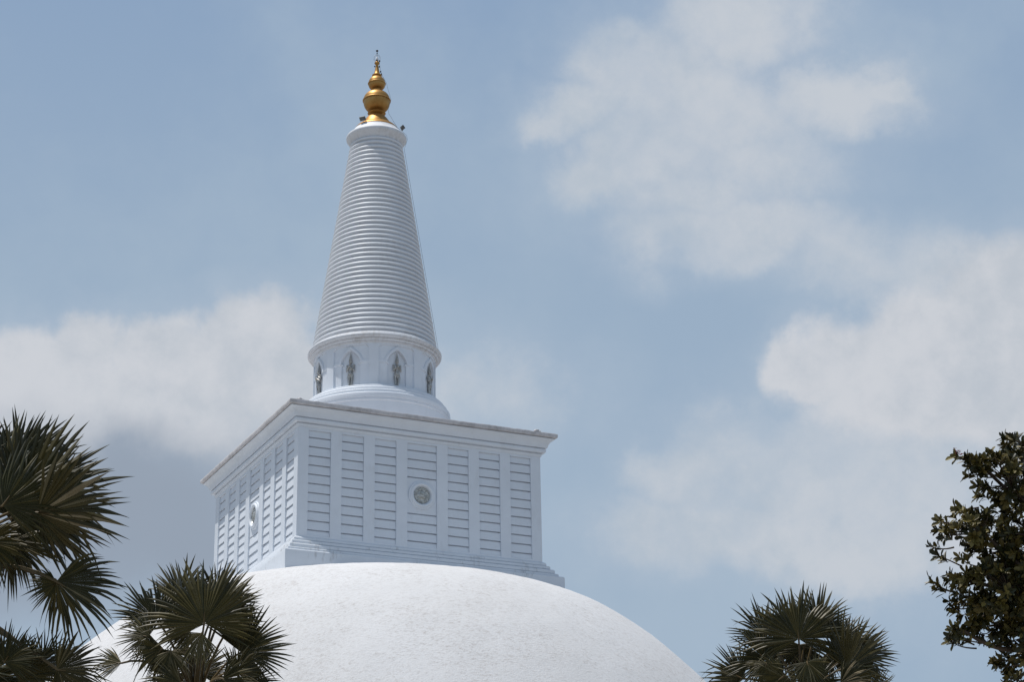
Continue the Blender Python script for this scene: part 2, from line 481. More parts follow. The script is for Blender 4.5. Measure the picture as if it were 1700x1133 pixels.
# medallions on the four faces
def medallion(k):
    M = Matrix.Rotation(k * PI / 2, 4, 'Z') @ Matrix.Translation((0, -10.87, 1.74 + GZ)) @ Matrix.Rotation(PI / 2, 4, 'X')
    bm = bmesh.new()
    p = [(1.22, -.02), (1.22, .07), (1.20, .11), (1.13, .13), (1.08, .13), (1.07, .16), (1.04, .22), (.97, .255), (.89, .25), (.83, .21), (.79, .12), (.77, .03), (.5, .028), (.01, .028)]
    lathe(bm, p, 72, cap=False)
    bm.transform(M)
    o = bmobj('medallion', bm, M_white, ST, 40)
    bm = bmesh.new()
    # sun face inside a ring of petals, as a relief height field
    def h(x, y):
        r = math.hypot(x, y); a = math.atan2(y, x)
        z = .05
        z += .06 * math.exp(-((r - .69) / .035) ** 2) - .09 * math.exp(-((r - .75) / .03) ** 2) - .05 * math.exp(-((r - .63) / .02) ** 2)
        z += .06 * math.exp(-((r - .53) / .09) ** 2) * (.55 + .45 * math.cos(a * 16))
        z += .04 * math.exp(-((r - .40) / .025) ** 2)
        if r < .38: z += .15 * math.sqrt(max(0, 1 - (r / .38) ** 2))
        for sx in (-.13, .13):
            z -= .06 * math.exp(-(((x - sx) / .06) ** 2 + ((y - .07) / .035) ** 2))
            z += .035 * math.exp(-(((x - sx) / .09) ** 2 + ((y - .15) / .025) ** 2))
        z += .07 * math.exp(-((x / .035) ** 2 + ((y + .02) / .10) ** 2))
        z += .03 * math.exp(-((x / .10) ** 2 + ((y + .18) / .025) ** 2)) - .05 * math.exp(-((x / .11) ** 2 + ((y + .145) / .015) ** 2))
        return z
    nr, na = 40, 96
    rows = []
    for i in range(nr + 1):
        r = max(.002, .755 * i / nr)
        rows.append([bm.verts.new((r * math.cos(2 * PI * j / na), r * math.sin(2 * PI * j / na), h(r * math.cos(2 * PI * j / na), r * math.sin(2 * PI * j / na)))) for j in range(na)])
    for a, b in zip(rows, rows[1:]):
        for j in range(na): q = (j + 1) % na; bm.faces.new((a[j], b[j], b[q], a[q]))
    bm.transform(M)
    bmobj('sun_emblem', bm, M_emblem, o, 60)
for k in range(4): medallion(k)

# drum base mouldings
bm = bmesh.new()
def quarter(r0, z0, r1, z1, n=5):   # convex round from (r0,z0) up and in to (r1,z1)
    return [(r1 + (r0 - r1) * math.cos(t * PI / 2 / n), z0 + (z1 - z0) * math.sin(t * PI / 2 / n)) for t in range(n + 1)]
p = [(6.9, 8.2), (6.72, 8.34), (6.70, 11.38), (6.76, 11.42), (6.77, 11.55), (6.70, 11.59), (6.70, 11.66), (6.78, 11.70), (6.80, 11.85), (6.78, 12.10), (6.74, 12.16), (6.56, 12.17), (6.50, 12.18), (6.50, 12.22), (6.56, 12.24), (6.56, 12.46),
     (6.50, 12.53), (6.33, 12.54), (6.28, 12.55), (6.28, 12.59), (6.34, 12.61), (6.33, 12.76), (6.26, 12.84), (6.06, 12.85), (6.0, 12.86), (6.0, 12.90), (6.06, 12.92), (6.05, 13.02), (5.98, 13.09), (5.72, 13.12), (5.6, 13.16), (5.3, 13.17)]
lathe(bm, p, 144)
bm.transform(Matrix.Translation((0, 0, GZ)))
bmobj('drum_base', bm, M_white, ST, 28)
# drum
bm = bmesh.new()
RD = 5.48
lathe(bm, [(5.12, 13.1), (5.12, 17.3)], 96)
for k in range(8):
    c = -PI / 2 + PI / 8 + k * PI / 4
    n = 8; w = R_(4.55)
    for j in range(n):
        a0 = c - w + 2 * w * j / n; a1 = c - w + 2 * w * (j + 1) / n
    vs = []
    for z in (13.05, 17.25):
        for rr in (5.1, RD):
            vs.append([bm.verts.new((rr * math.cos(c - w + 2 * w * j / n), rr * math.sin(c - w + 2 * w * j / n), z)) for j in range(n + 1)])
    bi, bo, ti, to = vs
    for j in range(n):
        bm.faces.new((bo[j], bo[j + 1], to[j + 1], to[j]))
        bm.faces.new((bi[j], ti[j], ti[j + 1], bi[j + 1]))
        bm.faces.new((ti[j], to[j], to[j + 1], ti[j + 1]))
        bm.faces.new((bi[j], bi[j + 1], bo[j + 1], bo[j]))
    bm.faces.new((bi[0], bo[0], to[0], ti[0])); bm.faces.new((bi[n], ti[n], to[n], bo[n]))
lathe(bm, [(5.1, 17.04), (RD - .003, 17.04), (RD - .003, 17.3), (5.1, 17.3)], 144)
bm.transform(Matrix.Translation((0, 0, GZ)))
DR = bmobj('drum', bm, M_white, ST, 28)
# niche panel: relief of string course, ogee arch and recess
def arch_w(z, w0, zs, zt):
    if z <= zs: return w0
    t = (z - zs) / (zt - zs)
    if t >= 1: return -1
    return w0 * (1 - .28 * t - .72 * t ** 2.3 if t < .8 else (1 - .224 - .72 * .8 ** 2.3) * ((1 - t) / .2) ** .8)
def sst(x): x = max(0, min(1, x)); return x * x * (3 - 2 * x)
def niche_r(x, z):
    r = 5.335
    ax = abs(x)
    wo_ = arch_w(z, 1.20, 15.55, 17.0); wi = arch_w(z, .90, 15.5, 16.62)
    mid = (wo_ + wi) / 2
    if 15.36 < z < 15.62 and ax > .88: r = 5.335 + .065
    if z > 15.36 and wo_ > 0 and ax < wo_: r = 5.335 + (.12 if ax < wo_ - .10 else .07)
    if wi > 0 and ax < wi: r = 5.335 - .17
    if 15.30 < z < 15.46 and .76 < ax < .92: r = 5.335 + .06
    # clipped upper corners
    if ax > 1.45 and z > 17.02 - .22 + (1.67 - ax) * 1.0: r = RD
    return r
bm = bmesh.new()
nx, nz = 150, 170
HW = R_(18.1)
rows = []
for i in range(nz + 1):
    z = 13.05 + (17.05 - 13.05) * i / nz
    row = []
    for j in range(nx + 1):
        a = -HW + 2 * HW * j / nx
        r = niche_r(a * 5.4, z)
        row.append(bm.verts.new((r * math.sin(a), -r * math.cos(a), z + GZ)))
    rows.append(row)
for a, b in zip(rows, rows[1:]):
    for j in range(nx): bm.faces.new((a[j], a[j + 1], b[j + 1], b[j]))
bmesh.ops.recalc_face_normals(bm, faces=bm.faces)
nme = bpy.data.meshes.new('niche_panel'); bm.to_mesh(nme); bm.free(); nme.materials.append(M_white); smooth_by_angle(nme, 20)
for k in range(8):
    o = link('niche_panel', nme, DR); o.matrix_local = Matrix.Rotation(k * PI / 4, 4, 'Z')
# rim cornice of the drum
bm = bmesh.new()
p = [(5.3, 17.16), (5.53, 17.16), (5.55, 17.25), (5.60, 17.28), (5.56, 17.29), (5.56, 17.33), (5.72, 17.34), (5.72, 17.42), (5.78, 17.48), (5.80, 17.5), (5.74, 17.51), (5.74, 17.56), (5.90, 17.57), (5.91, 17.62), (5.93, 17.67), (6.0, 17.69), (6.03, 17.74), (6.04, 17.87), (6.0, 17.93),
     (5.88, 17.97), (5.86, 18.02), (5.84, 18.1), (5.76, 18.16), (5.70, 18.18), (5.69, 18.25), (5.4, 18.3), (5.3, 18.3)]
lathe(bm, p, 144); bm.transform(Matrix.Translation((0, 0, GZ)))
bmobj('drum_rim', bm, M_cap, ST, 28)

# ringed cone
NR = 43; zb, zt = 18.27, 38.98
bm = bmesh.new(); p = [(5.3, zb - .02)]
rb, rt_ = 5.56, 2.34
for i in range(NR):
    za = zb + (zt - zb) * i / NR; h = (zt - zb) / NR
    r = rb + (rt_ - rb) * (za - zb) / (zt - zb)
    wob = .012 * fnoise((i * .7, 0, 0), 1.0)
    for dr, f in ((-.13, 0), (-.15, .30), (-.05, .32), (.02, .37), (.07, .46), (.09, .58), (.085, .70), (.05, .83), (-.01, .93), (-.08, .985), (-.17, .998)):
        p.append((r + dr - .028 * f + wob, za + h * f))
p.append((rt_ - .05, zt + .02))
lathe(bm, p, 144); bm.transform(Matrix.Translation((0, 0, GZ)))
bmobj('ringed_cone', bm, M_cone, ST, 50)
bm = bmesh.new()
p = [(2.2, 38.95), (2.40, 38.97), (2.42, 39.06), (2.5, 39.16), (2.6, 39.3), (2.68, 39.42), (2.76, 39.5), (2.8, 39.56), (2.83, 39.66), (2.83, 39.78), (2.79, 39.86), (2.66, 39.95), (2.5, 40.1), (2.3, 40.32), (2.14, 40.5), (2.1, 40.6), (1.9, 40.63)]
lathe(bm, p, 96); bm.transform(Matrix.Translation((0, 0, GZ)))
bmobj('cone_cap', bm, M_cap, ST, 35)
# golden pinnacle
bm = bmesh.new()
p = [(1.8, 40.62), (2.02, 40.64), (2.05, 40.70), (2.0, 40.78), (1.85, 40.95), (1.72, 41.06), (1.42, 41.12), (1.38, 41.18), (1.34, 41.3), (1.22, 41.55), (1.06, 41.8), (.90, 42.0), (.76, 42.15), (.60, 42.20),
     (.54, 42.28), (.62, 42.34), (.80, 42.40), (.86, 42.47), (.80, 42.54), (.64, 42.64), (.54, 42.74), ] + [(.60 + .66 * math.sin(t * PI / 16) ** .9, 43.72 - .95 * math.cos(t * PI / 16)) for t in range(0, 9)] + [(1.24, 43.74), (1.33, 43.76), (1.34, 43.84), (1.30, 43.9)] + [(.36 + .90 * math.cos(t * PI / 16), 43.9 + .86 * math.sin(t * PI / 16) ** 1.1) for t in range(0, 9)] + [(.30, 44.80), (.29, 44.95)] + \
     [(.34 + .46 * math.sin(t * PI / 14) ** .9, 45.56 - .50 * math.cos(t * PI / 14)) for t in range(0, 8)] + [(.79, 45.57), (.85, 45.59), (.86, 45.65), (.83, 45.69)] + [(.28 + .52 * math.cos(t * PI / 14), 45.69 + .66 * math.sin(t * PI / 14) ** 1.1) for t in range(0, 8)] + [ (.42, 46.44), (.47, 46.5), (.46, 46.56), (.34, 46.64), (.27, 46.72), (.22, 47.0), (.17, 47.3), (.13, 47.62), (.14, 47.68), (.23, 47.78), (.25, 47.86), (.22, 47.94), (.16, 47.98), (.1, 48.02)]
lathe(bm, p, 72); bm.transform(Matrix.Translation((0, 0, GZ)))
PN = bmobj('golden_pinnacle', bm, M_gold, ST, 40)
bm = bmesh.new()
lathe(bm, [(.06, 48.0), (.12, 48.08), (.16, 48.2), (.15, 48.34), (.09, 48.48), (.04, 48.58)], 16)
bm.transform(Matrix.Translation((0, 0, GZ)))
bmobj('crystal', bm, M_cryst, ST, 60)
V = []; Fc = []
for ang in (0.2, 1.25, 2.3):
    pts = [Vector((.34 * math.sin(t) * math.cos(ang), .34 * math.sin(t) * math.sin(ang), 48.36 + GZ + .40 * math.cos(t))) for t in np.linspace(0, 2 * PI, 25)]
    tube_pts(V, Fc, pts, [.012] * 25, 5)
pyobj('wire_cage', V, Fc, M_steel, ST, 60)
bm = bmesh.new()
lathe(bm, [(.018, 48.5), (.018, 48.86), (.05, 48.88), (.06, 48.93), (.03, 48.98), (.02, 49.02), (.02, 49.1), (.10, 49.13), (.13, 49.19), (.10, 49.25), (.02, 49.27)], 14)
bm.transform(Matrix.Translation((0, 0, GZ)))
bmobj('finial_rod', bm, M_dark, ST, 60)
# lightning conductor: clamps on the spike, thin cable down the right side
def rotcam(deg):   # horizontal unit vector, deg from "towards the camera", positive to the right
    d = Vector((CAM.x, CAM.y, 0)).normalized(); r = Vector((-d.y, d.x, 0))
    return d * math.cos(R_(deg)) + r * math.sin(R_(deg))
V = []; Fc = []
h = rotcam(75)
for rr, z in ((.26, 48.05), (.24, 47.45), (.36, 46.9), (.44, 46.62)):
    c = h * rr + Vector((0, 0, z + GZ)); s = .07
    V = []; Fc = []; tube_pts(V, Fc, [c - Vector((0, 0, s)), c + Vector((0, 0, s))], [.06, .06], 6); pyobj('conductor_clamp', V, Fc, M_dark, ST)
V = []; Fc = []
c = rotcam(-90) * .22 + Vector((0, 0, 47.5 + GZ)); tube_pts(V, Fc, [c - Vector((0, 0, .06)), c + Vector((0, 0, .06))], [.05, .05], 6); pyobj('conductor_clamp', V, Fc, M_dark, ST)
V = []; Fc = []
c = rotcam(-10) * .1 + Vector((0, 0, 48.05 + GZ)); tube_pts(V, Fc, [c - Vector((0, 0, .1)), c + Vector((0, 0, .1))], [.12, .09], 8)
pyobj('conductor_clamp', V, Fc, M_dark, ST)
V = []; Fc = []
pts = [h * r + Vector((0, 0, z + GZ)) for r, z in ((.2, 48.2), (.28, 47.5), (.42, 46.7), (.95, 45.6), (1.1, 44.9), (1.4, 43.8), (1.1, 42.9), (1.2, 42.3), (2.0, 40.8), (2.9, 39.9), (3.0, 39.4), (2.75, 38.6))]
tube_pts(V, Fc, pts, [.012] * len(pts), 5)
n = 24
pts = [rotcam(78) * (rb + .25 + (rt_ - rb) * t) + Vector((0, 0, GZ + zb + (zt - zb) * t)) for t in np.linspace(.985, .0, n)]
tube_pts(V, Fc, pts, [.014] * n, 5)
pyobj('conductor_cable', V, Fc, M_cable, ST)

# floodlights on the cap
def floodlight(deg, r, z, yaw, label):
    base = rotcam(deg) * r + Vector((0, 0, z + GZ))
    t = empty('floodlight', base); tag(t, label, 'floodlight', 'floodlights on the spire cap')
    # lamp tilts back towards the pinnacle
    out = rotcam(deg + yaw)
    side = Vector((-out.y, out.x, 0))
    n_ = (out * -.6 + Vector((0, 0, .8))).normalized()
    u_ = side.cross(n_)
    M = Matrix((side, u_, n_)).transposed().to_4x4(); M.translation = Vector((0, 0, .42)) + out * .16
    bm = bmesh.new(); box(bm, -.29, .29, -.2, .2, -.06, .05, M)
    for i in range(0): box(bm, -.26 + i * .08, -.235 + i * .08, -.17, .17, -.12, -.061, M)
    bmesh.ops.bevel(bm, geom=[e for e in bm.edges if e.calc_length() > .3][:12], offset=.015, segments=1, affect='EDGES')
    bmobj('lamp_housing', bm, M_lamp, t)
    bm = bmesh.new(); box(bm, -.25, .25, -.165, .165, .052, .06, M); bmobj('lens', bm, M_lens, t)
    V = []; Fc = []
    a = M @ Vector((-.31, 0, 0)); b = M @ Vector((.31, 0, 0)); a2 = a.copy(); b2 = b.copy(); a2 -= out * .12 + Vector((0, 0, .2)); b2 -= out * .12 + Vector((0, 0, .2))
    tube_pts(V, Fc, [a, a2, b2, b], [.018] * 4, 5)
    m = (a2 + b2) / 2; tube_pts(V, Fc, [m, Vector((0, 0, -.1))], [.022, .022], 6)
    pyobj('bracket', V, Fc, M_steel, t)
floodlight(-37, 2.05, 40.62, 10, 'grey floodlight left of the golden pinnacle, tipped towards it')
floodlight(66, 2.5, 40.08, 5, 'grey floodlight on a thin bracket right of the golden pinnacle, over the cap edge')

# small loose lumps on the parapet
for (x, y, s, lab) in ((-11.2, -11.9, .22, 'small dark lump of debris on the parapet near the corner closest to the viewer'), (10.3, -12.0, .2, 'small brown lump of debris on the far right end of the parapet')):
    bm = bmesh.new(); bmesh.ops.create_icosphere(bm, subdivisions=3, radius=s)
    for v in bm.verts: v.co = Vector((v.co.x * 1.5, v.co.y, v.co.z * .7)) * (1 + .5 * fnoise(v.co, 5, x))
    o = bmobj('debris_lump', bm, M_parapet, None, loc=(x, y, 8.36 + GZ)); tag(o, lab, 'debris')

# ------------------------------------------------------------------ guardian statues
def statue_mesh():
    bm = bmesh.new()
    def cap(a, b, ra, rb_, n=14, sx=1.0):
        a = Vector(a); b = Vector(b); d = (b - a).normalized(); u = d.orthogonal().normalized(); w = d.cross(u)
        rows = []
        L = (b - a).length
        st = [(-1, 0.02)] + [(-math.cos(t), math.sin(t)) for t in (.5, 1.0)]
        pr_ = [(a - d * ra * math.cos(t), ra * math.sin(t)) for t in (.15, .6, 1.1)] + [(a, ra), (a.lerp(b, .5), (ra + rb_) / 2), (b, rb_)] + [(b + d * rb_ * math.cos(t), rb_ * math.sin(t)) for t in (1.1, .6, .15)]
        for c, r in pr_: rows.append([bm.verts.new(c + (u * math.cos(2 * PI * k / n) + w * math.sin(2 * PI * k / n)) * r) for k in range(n)])
        for A, B in zip(rows, rows[1:]):
            for k in range(n): bm.faces.new((A[k], A[(k + 1) % n], B[(k + 1) % n], B[k]))
        bm.faces.new(rows[0][::-1]); bm.faces.new(rows[-1])
    def ell(c, s, n=2):
        bmesh.ops.create_icosphere(bm, subdivisions=3, radius=1, matrix=Matrix.Translation(c) @ Matrix.Diagonal((*s, 1)))
    # figure faces -Y, feet at z=0, 2.75 m to the brow; metres
    for s in (-1, 1):
        ell((s * .13, -.09, .05), (.09, .19, .055))
        cap((s * .13, 0, .08), (s * .15, 0, .62), .075, .12)
        cap((s * .15, 0, .62), (s * .17, .01, 1.25), .115, .18)
        # sash ends at the hips
        cap((s * .30, -.02, 1.22), (s * .40, -.02, .92), .05, .03)
        cap((s * .40, -.02, .92), (s * .33, 0, .45), .03, .018)
        # arms: shoulder, elbow, joined palms
        cap((s * .40, .02, 2.02), (s * .47, -.04, 1.58), .105, .085)
        cap((s * .47, -.04, 1.58), (s * .05, -.34, 1.86), .08, .05)
        ell((s * .035, -.36, 1.95), (.032, .05, .13))
        ell((s * .43, 0, 2.06), (.12, .11, .10)); ell((s * .44, 0, 1.86), (.125, .12, .035))
        ell((s * .19, 0, 2.43), (.035, .05, .12))
        ell((s * .065, -.185, 2.42), (.03, .02, .018))
    cap((0, 0, 1.22), (0, 0, 1.36), .27, .25)
    ell((0, -.01, 1.27), (.33, .24, .11))
    cap((0, 0, 1.4), (0, 0, 1.68), .20, .23); ell((0, 0, 1.86), (.36, .22, .26))
    ell((0, -.20, 1.33), (.10, .05, .10)); ell((0, -.17, 1.0), (.07, .05, .26))
    ell((0, -.19, 2.10), (.15, .06, .05))
    cap((0, 0, 2.08), (0, 0, 2.24), .10, .09)
    ell((0, -.01, 2.40), (.165, .185, .20)); ell((0, -.205, 2.385), (.025, .03, .05)); ell((0, -.185, 2.31), (.05, .025, .018))
    ell((0, 0, .012), (.34, .27, .05))
    me = bpy.data.meshes.new('body'); bm.to_mesh(me); bm.free()
    t = bpy.data.objects.new('tmp', me); C.objects.link(t)
    md = t.modifiers.new('r', 'REMESH'); md.mode = 'VOXEL'; md.voxel_size = .022; md.use_smooth_shade = True
    m2 = t.modifiers.new('s', 'SMOOTH'); m2.factor = .5; m2.iterations = 2
    dg = bpy.context.evaluated_depsgraph_get()
    out = bpy.data.meshes.new_from_object(t.evaluated_get(dg)); out.name = 'body'
    bpy.data.objects.remove(t)
    out.materials.clear(); out.materials.append(M_silver); return out
bme = statue_mesh()
bm = bmesh.new()
lathe(bm, [(.19, 2.48), (.20, 2.53), (.17, 2.57), (.18, 2.62), (.155, 2.66), (.16, 2.72), (.13, 2.77), (.135, 2.83), (.105, 2.88), (.11, 2.94), (.08, 3.0), (.085, 3.05), (.05, 3.12), (.05, 3.17), (.02, 3.24), (.02, 3.3), (.005, 3.38)], 20)
bmesh.ops.recalc_face_normals(bm, faces=bm.faces)
cme = bpy.data.meshes.new('crown'); bm.to_mesh(cme); bm.free(); cme.materials.append(M_silver); smooth_by_angle(cme, 40)
labs = {0: 'silver praying statue with tall crown in the niche right of the drum centre',
        1: 'silver praying statue seen side on in the niche at the drum right edge',
        -1: 'silver praying statue with sunlit feet in the niche left of the drum centre',
        -2: 'sunlit silver statue seen side on in the niche at the left edge of the drum'}
for k, lab in labs.items():
    a = k * PI / 4
    r = 5.30
    t = empty('statue', (r * math.sin(a), -r * math.cos(a), 13.14 + GZ)); t.rotation_euler = (0, 0, a)
    tag(t, lab, 'statue', 'praying statues round the drum')
    b_ = link('body', bme, t); c_ = link('crown', cme, t)
    for q in (b_, c_): q.scale = (.76, .9, 1)

# ------------------------------------------------------------------ palms
def fan_mesh(a, n, R, spread, nseg, rg, droopf=1.0, dry=0.0, cup=.13):
    """palmate leaf round the origin: a = direction of the middle segment, n = normal"""
    a = a.normalized(); n = (n - a * n.dot(a)).normalized(); s = n.cross(a)
    V = []; Fc = []; MI = []
    dth = R_(spread) / nseg
    fused = rg.uniform(.44, .54)
    clump = 0.0
    ph1 = rg.uniform(0, 6); oliv = rg.choice((.12, .3, .55, .8))
    for i in range(nseg):
        th = (-.5 + (i + .5) / nseg) * R_(spread)
        u = abs(th) / (R_(spread) / 2)
        L = R * (1.0 - .22 * u ** 2.2) * rg.uniform(.86, 1.06) * (1 + .05 * math.sin(i * .9 + ph1))
        if rg.random() < .05: L *= rg.uniform(.55, .8)
        clump = clump * .6 + rg.gauss(0, .022)
        side_j = clump + rg.gauss(0, .015)
        lift = rg.gauss(0, .03)
        droop = R * droopf * (.02 + .07 * rg.random() + (.5 * rg.random() if rg.random() < .13 else 0))
        und = .05 * R * math.sin(th * 3 + ph1)
        d0 = a * math.cos(th) + s * math.sin(th)
        t0 = -a * math.sin(th) + s * math.cos(th)
        m = 1 if rg.random() < oliv else 0
        q = rg.random()
        if q < .05 + dry * .5: m = 2
        if rg.random() < dry * .7: m = 3
        st = [.02, .22, fused, fused + .14, fused + .30, fused + .44, 1.0]
        base = len(V)
        wf = fused * L * math.tan(dth / 2)
        for k, ro in enumerate(st):
            rr = ro * L
            if ro <= fused: w = rr * math.tan(dth / 2) * 1.02
            else:
                q_ = (ro - fused) / (1 - fused); w = wf * (1.0 + .22 * math.sin(q_ * PI)) * (1 - q_ ** 1.7) * .97
            fr = max(0, ro - fused)
            c = d0 * rr + t0 * (side_j * R * fr * 3) - n * (cup * R * ro * ro * .8) + n * (lift * R * fr * 3 + und * ro * ro)
            c = c - n * (cup * R * .35 * (u ** 2) * ro)
            c.z -= droop * (fr / (1 - fused)) ** 2
            fold = w * (.75 if ro > .05 else .2)
            V += [c + t0 * w - n * fold, c + n * fold * .25, c - t0 * w - n * fold]
        for k in range(len(st) - 1):
            b = base + k * 3
            Fc.append((b, b + 3, b + 4, b + 1)); Fc.append((b + 1, b + 4, b + 5, b + 2)); MI += [m, m]
    return V, Fc, MI

def frond(tree, root, hub, a, n, R, spread, rg, dry=0., nseg=None, droopf=1., label=None, thick=1.0, arch=.12):
    nseg = nseg or max(18, int(spread / 5.0))
    V, Fc, MI = fan_mesh(a, n, R, spread, nseg, rg, droopf, dry)
    if rg.random() < .5:   # a curled thread or two hanging from the blade edge
        pass
    o = pyobj('frond', [v + hub for v in V], Fc, [M_fr, M_fr2, M_frp, M_dry], tree, matidx=MI)
    if label: o['label'] = label
    V = []; Fc = []
    L = (hub - root).length
    pts = []
    aa = a.normalized()
    for i in range(9):
        t = i / 8
        # hermite: leaves the crown steeply, arrives along the blade axis
        p = root.lerp(hub, t); p = p + Vector((0, 0, 1)) * (arch * L * 4 * t * (1 - t))
        pts.append(p)
    ext = hub + aa * R * .16
    pts.append(ext)
    k = thick
    rads = [.055 * k, .05 * k, .044 * k, .038 * k, .034 * k, .03 * k, .028 * k, .026 * k, .025 * k, .008]
    tube_pts(V, Fc, pts, rads, 6, .7)
    pyobj('petiole', V, Fc, M_pet, o, 60)
    return o

def palm(u, v, dist, trunk_base_off, specs, extra, seed, label, group='palms below the dome'):
    rg = random.Random(seed)
    crown = at(u, v, dist)
    base = Vector((crown.x + trunk_base_off[0], crown.y + trunk_base_off[1], 0))
    t = empty('palm_tree', base); tag(t, label, 'palm tree', group)
    # trunk (local coordinates: origin at the base)
    cl = crown - base
    V = []; Fc = []
    n = 70; pts = []; rads = []
    for i in range(n + 1):
        s = i / n
        p = Vector((cl.x * s ** 1.6, cl.y * s ** 1.6, cl.z * s))
        pts.append(p); r = .17 + .14 * math.exp(-s * 9) + .02 * (i % 2) - .03 * s
        rads.append(r)
    tube_pts(V, Fc, pts, rads, 18)
    pyobj('trunk', V, Fc, M_trunk, t, 30)
    # old leaf bases round the top of the trunk
    V = []; Fc = []
    for i in range(26):
        a = i * 2.4; z = cl.z - .15 - .05 * i
        p = Vector((cl.x, cl.y, z)) + Vector((math.cos(a), math.sin(a), 0)) * .13
        q = p + Vector((math.cos(a), math.sin(a), 0)) * .16 + Vector((0, 0, .34))
        tube_pts(V, Fc, [p, p.lerp(q, .5) + Vector((math.cos(a), math.sin(a), 0)) * .03, q], [.07, .055, .03], 5, .5)
    pyobj('leaf_bases', V, Fc, M_pet, t)
    for sp in specs:
        (pu, pv, dz, phi, rpx, spread, roll, pitch) = sp[:8]
        opt = sp[8] if len(sp) > 8 else {}
        hub = at(pu, pv, dist + dz) - base
        ph = R_(phi)
        a = (RT * math.cos(ph) + UP * math.sin(ph))
        n = -F.copy()
        s = n.cross(a)
        # tilt round the leaf axis, then lean the axis towards/away from the viewer
        n = (Matrix.Rotation(R_(roll), 3, a) @ n)
        s = n.cross(a)
        Mx = Matrix.Rotation(R_(pitch), 3, s)
        a = Mx @ a; n = Mx @ n
        R = rpx / FPX * dist
        root = cl + Vector((rg.uniform(-.1, .1), rg.uniform(-.1, .1), -.1))
        frond(t, root, hub, a, n, R, spread, rg, **opt)
    for i in range(extra):
        # fronds the frame does not show: round the back and underside of the crown
        az = i * 2.399; el = R_(-50 + 45 * rg.random())
        d = Vector((math.cos(az) * math.cos(el), math.sin(az) * math.cos(el), math.sin(el)))
        root = cl + Vector((0, 0, -.2)); L = rg.uniform(1.0, 1.3)
        hub = root + d * L - UP * .9
        nn_ = (Vector((0, 0, 1)) - d * d.z).normalized()
        nn_ = Matrix.Rotation(rg.uniform(-.7, .7), 3, d) @ nn_
        frond(t, root, hub, (d - Vector((0, 0, .3))).normalized(), nn_, rg.uniform(1.0, 1.25), 240, rg, nseg=40, dry=.15 * (rg.random() < .4))
    return t

dry = dict(dry=.75, label='pale dried frond')
# each: hub bearing (u, v), extra depth, angle of the middle segment, radius, spread, roll, pitch
P2 = [
    (259, 1030, .3, 108, 84, 170, 25, 18), (339, 1036, -.7, 88, 118, 235, 8, 22), (299, 1003, .7, 98, 86, 200, -20, 10),
    (362, 1005, .6, 72, 82, 210, 15, 8), (376, 1010, .9, 30, 62, 230, -20, 10), (384, 1040, 0, 15, 66, 230, 30, 25),
    (400, 1084, -.3, 28, 92, 225, 12, 8, dict(arch=.1)), (247, 1058, -.2, 168, 62, 220, 20, 10), (268, 1078, -.6, 235, 58, 220, -15, -10),
    (283, 1082, -.8, 285, 52, 190, 0, -25, dict(dry=.35)), (202, 1102, -.4, 172, 62, 110, 40, 10, dict(dry=.55, label='pale dried frond', arch=.2)),
    (335, 1052, -.9, 250, 62, 150, 30, -20), (300, 1040, 1.0, 125, 70, 220, -30, 15), (392, 1115, -.6, 25, 58, 220, 25, -5, dict(dry=.12)),
    (290, 1122, -.6, 190, 58, 240, 20, -5), (370, 1128, -.9, 320, 62, 240, 15, -10), (330, 1120, .8, 90, 70, 240, 0, 30),
    (420, 1132, -.2, 5, 48, 230, 15, 0), (350, 1030, .9, 95, 92, 200, -12, 15), (315, 1050, .4, 140, 66, 220, 10, 20), (300, 1135, -1, 230, 62, 250, 0, 0),
]
palm(322, 1158, 41, (.6, .4), P2, 9, 11, 'bushy fan palm in front of the left flank of the dome')
P3 = [
    (1326, 1062, -.6, 90, 98, 245, 5, 20), (1271, 1058, .2, 118, 76, 180, 25, 15), (1270, 1095, -.4, 138, 72, 250, 10, 12),
    (1232, 1128, -.1, 146, 74, 170, 20, 10), (1405, 1110, -.5, 28, 98, 235, 12, 12), (1392, 1070, .3, 50, 72, 190, -15, 12),
    (1358, 1045, .4, 66, 78, 210, 10, 12), (1306, 1052, .8, 104, 66, 180, -10, 10), (1272, 1102, -.8, 262, 44, 200, 10, -20),
    (1354, 1140, -.7, 88, 62, 230, 0, 20), (1452, 1158, -.3, 62, 56, 220, 10, 10), (1335, 1075, .5, 250, 66, 200, -10, -20),
    (1376, 1085, .8, 330, 60, 220, 10, -10), (1300, 1085, .6, 170, 60, 220, 10, 0, dict(dry=.2)), (1415, 1090, .7, 40, 80, 230, -20, 5), (1300, 1125, -.9, 215, 60, 240, 15, -10),
    (1395, 1135, -.9, 330, 58, 240, 15, -10, dict(dry=.2)), (1340, 1100, -1, 285, 48, 200, 0, -30), (1322, 1072, 1.3, 265, 52, 220, 15, -10), (1338, 1078, 1.0, 240, 44, 160, -20, -20),
]
palm(1332, 1170, 40, (-.5, .5), P3, 9, 23, 'fan palm standing right of the dome against blue sky')
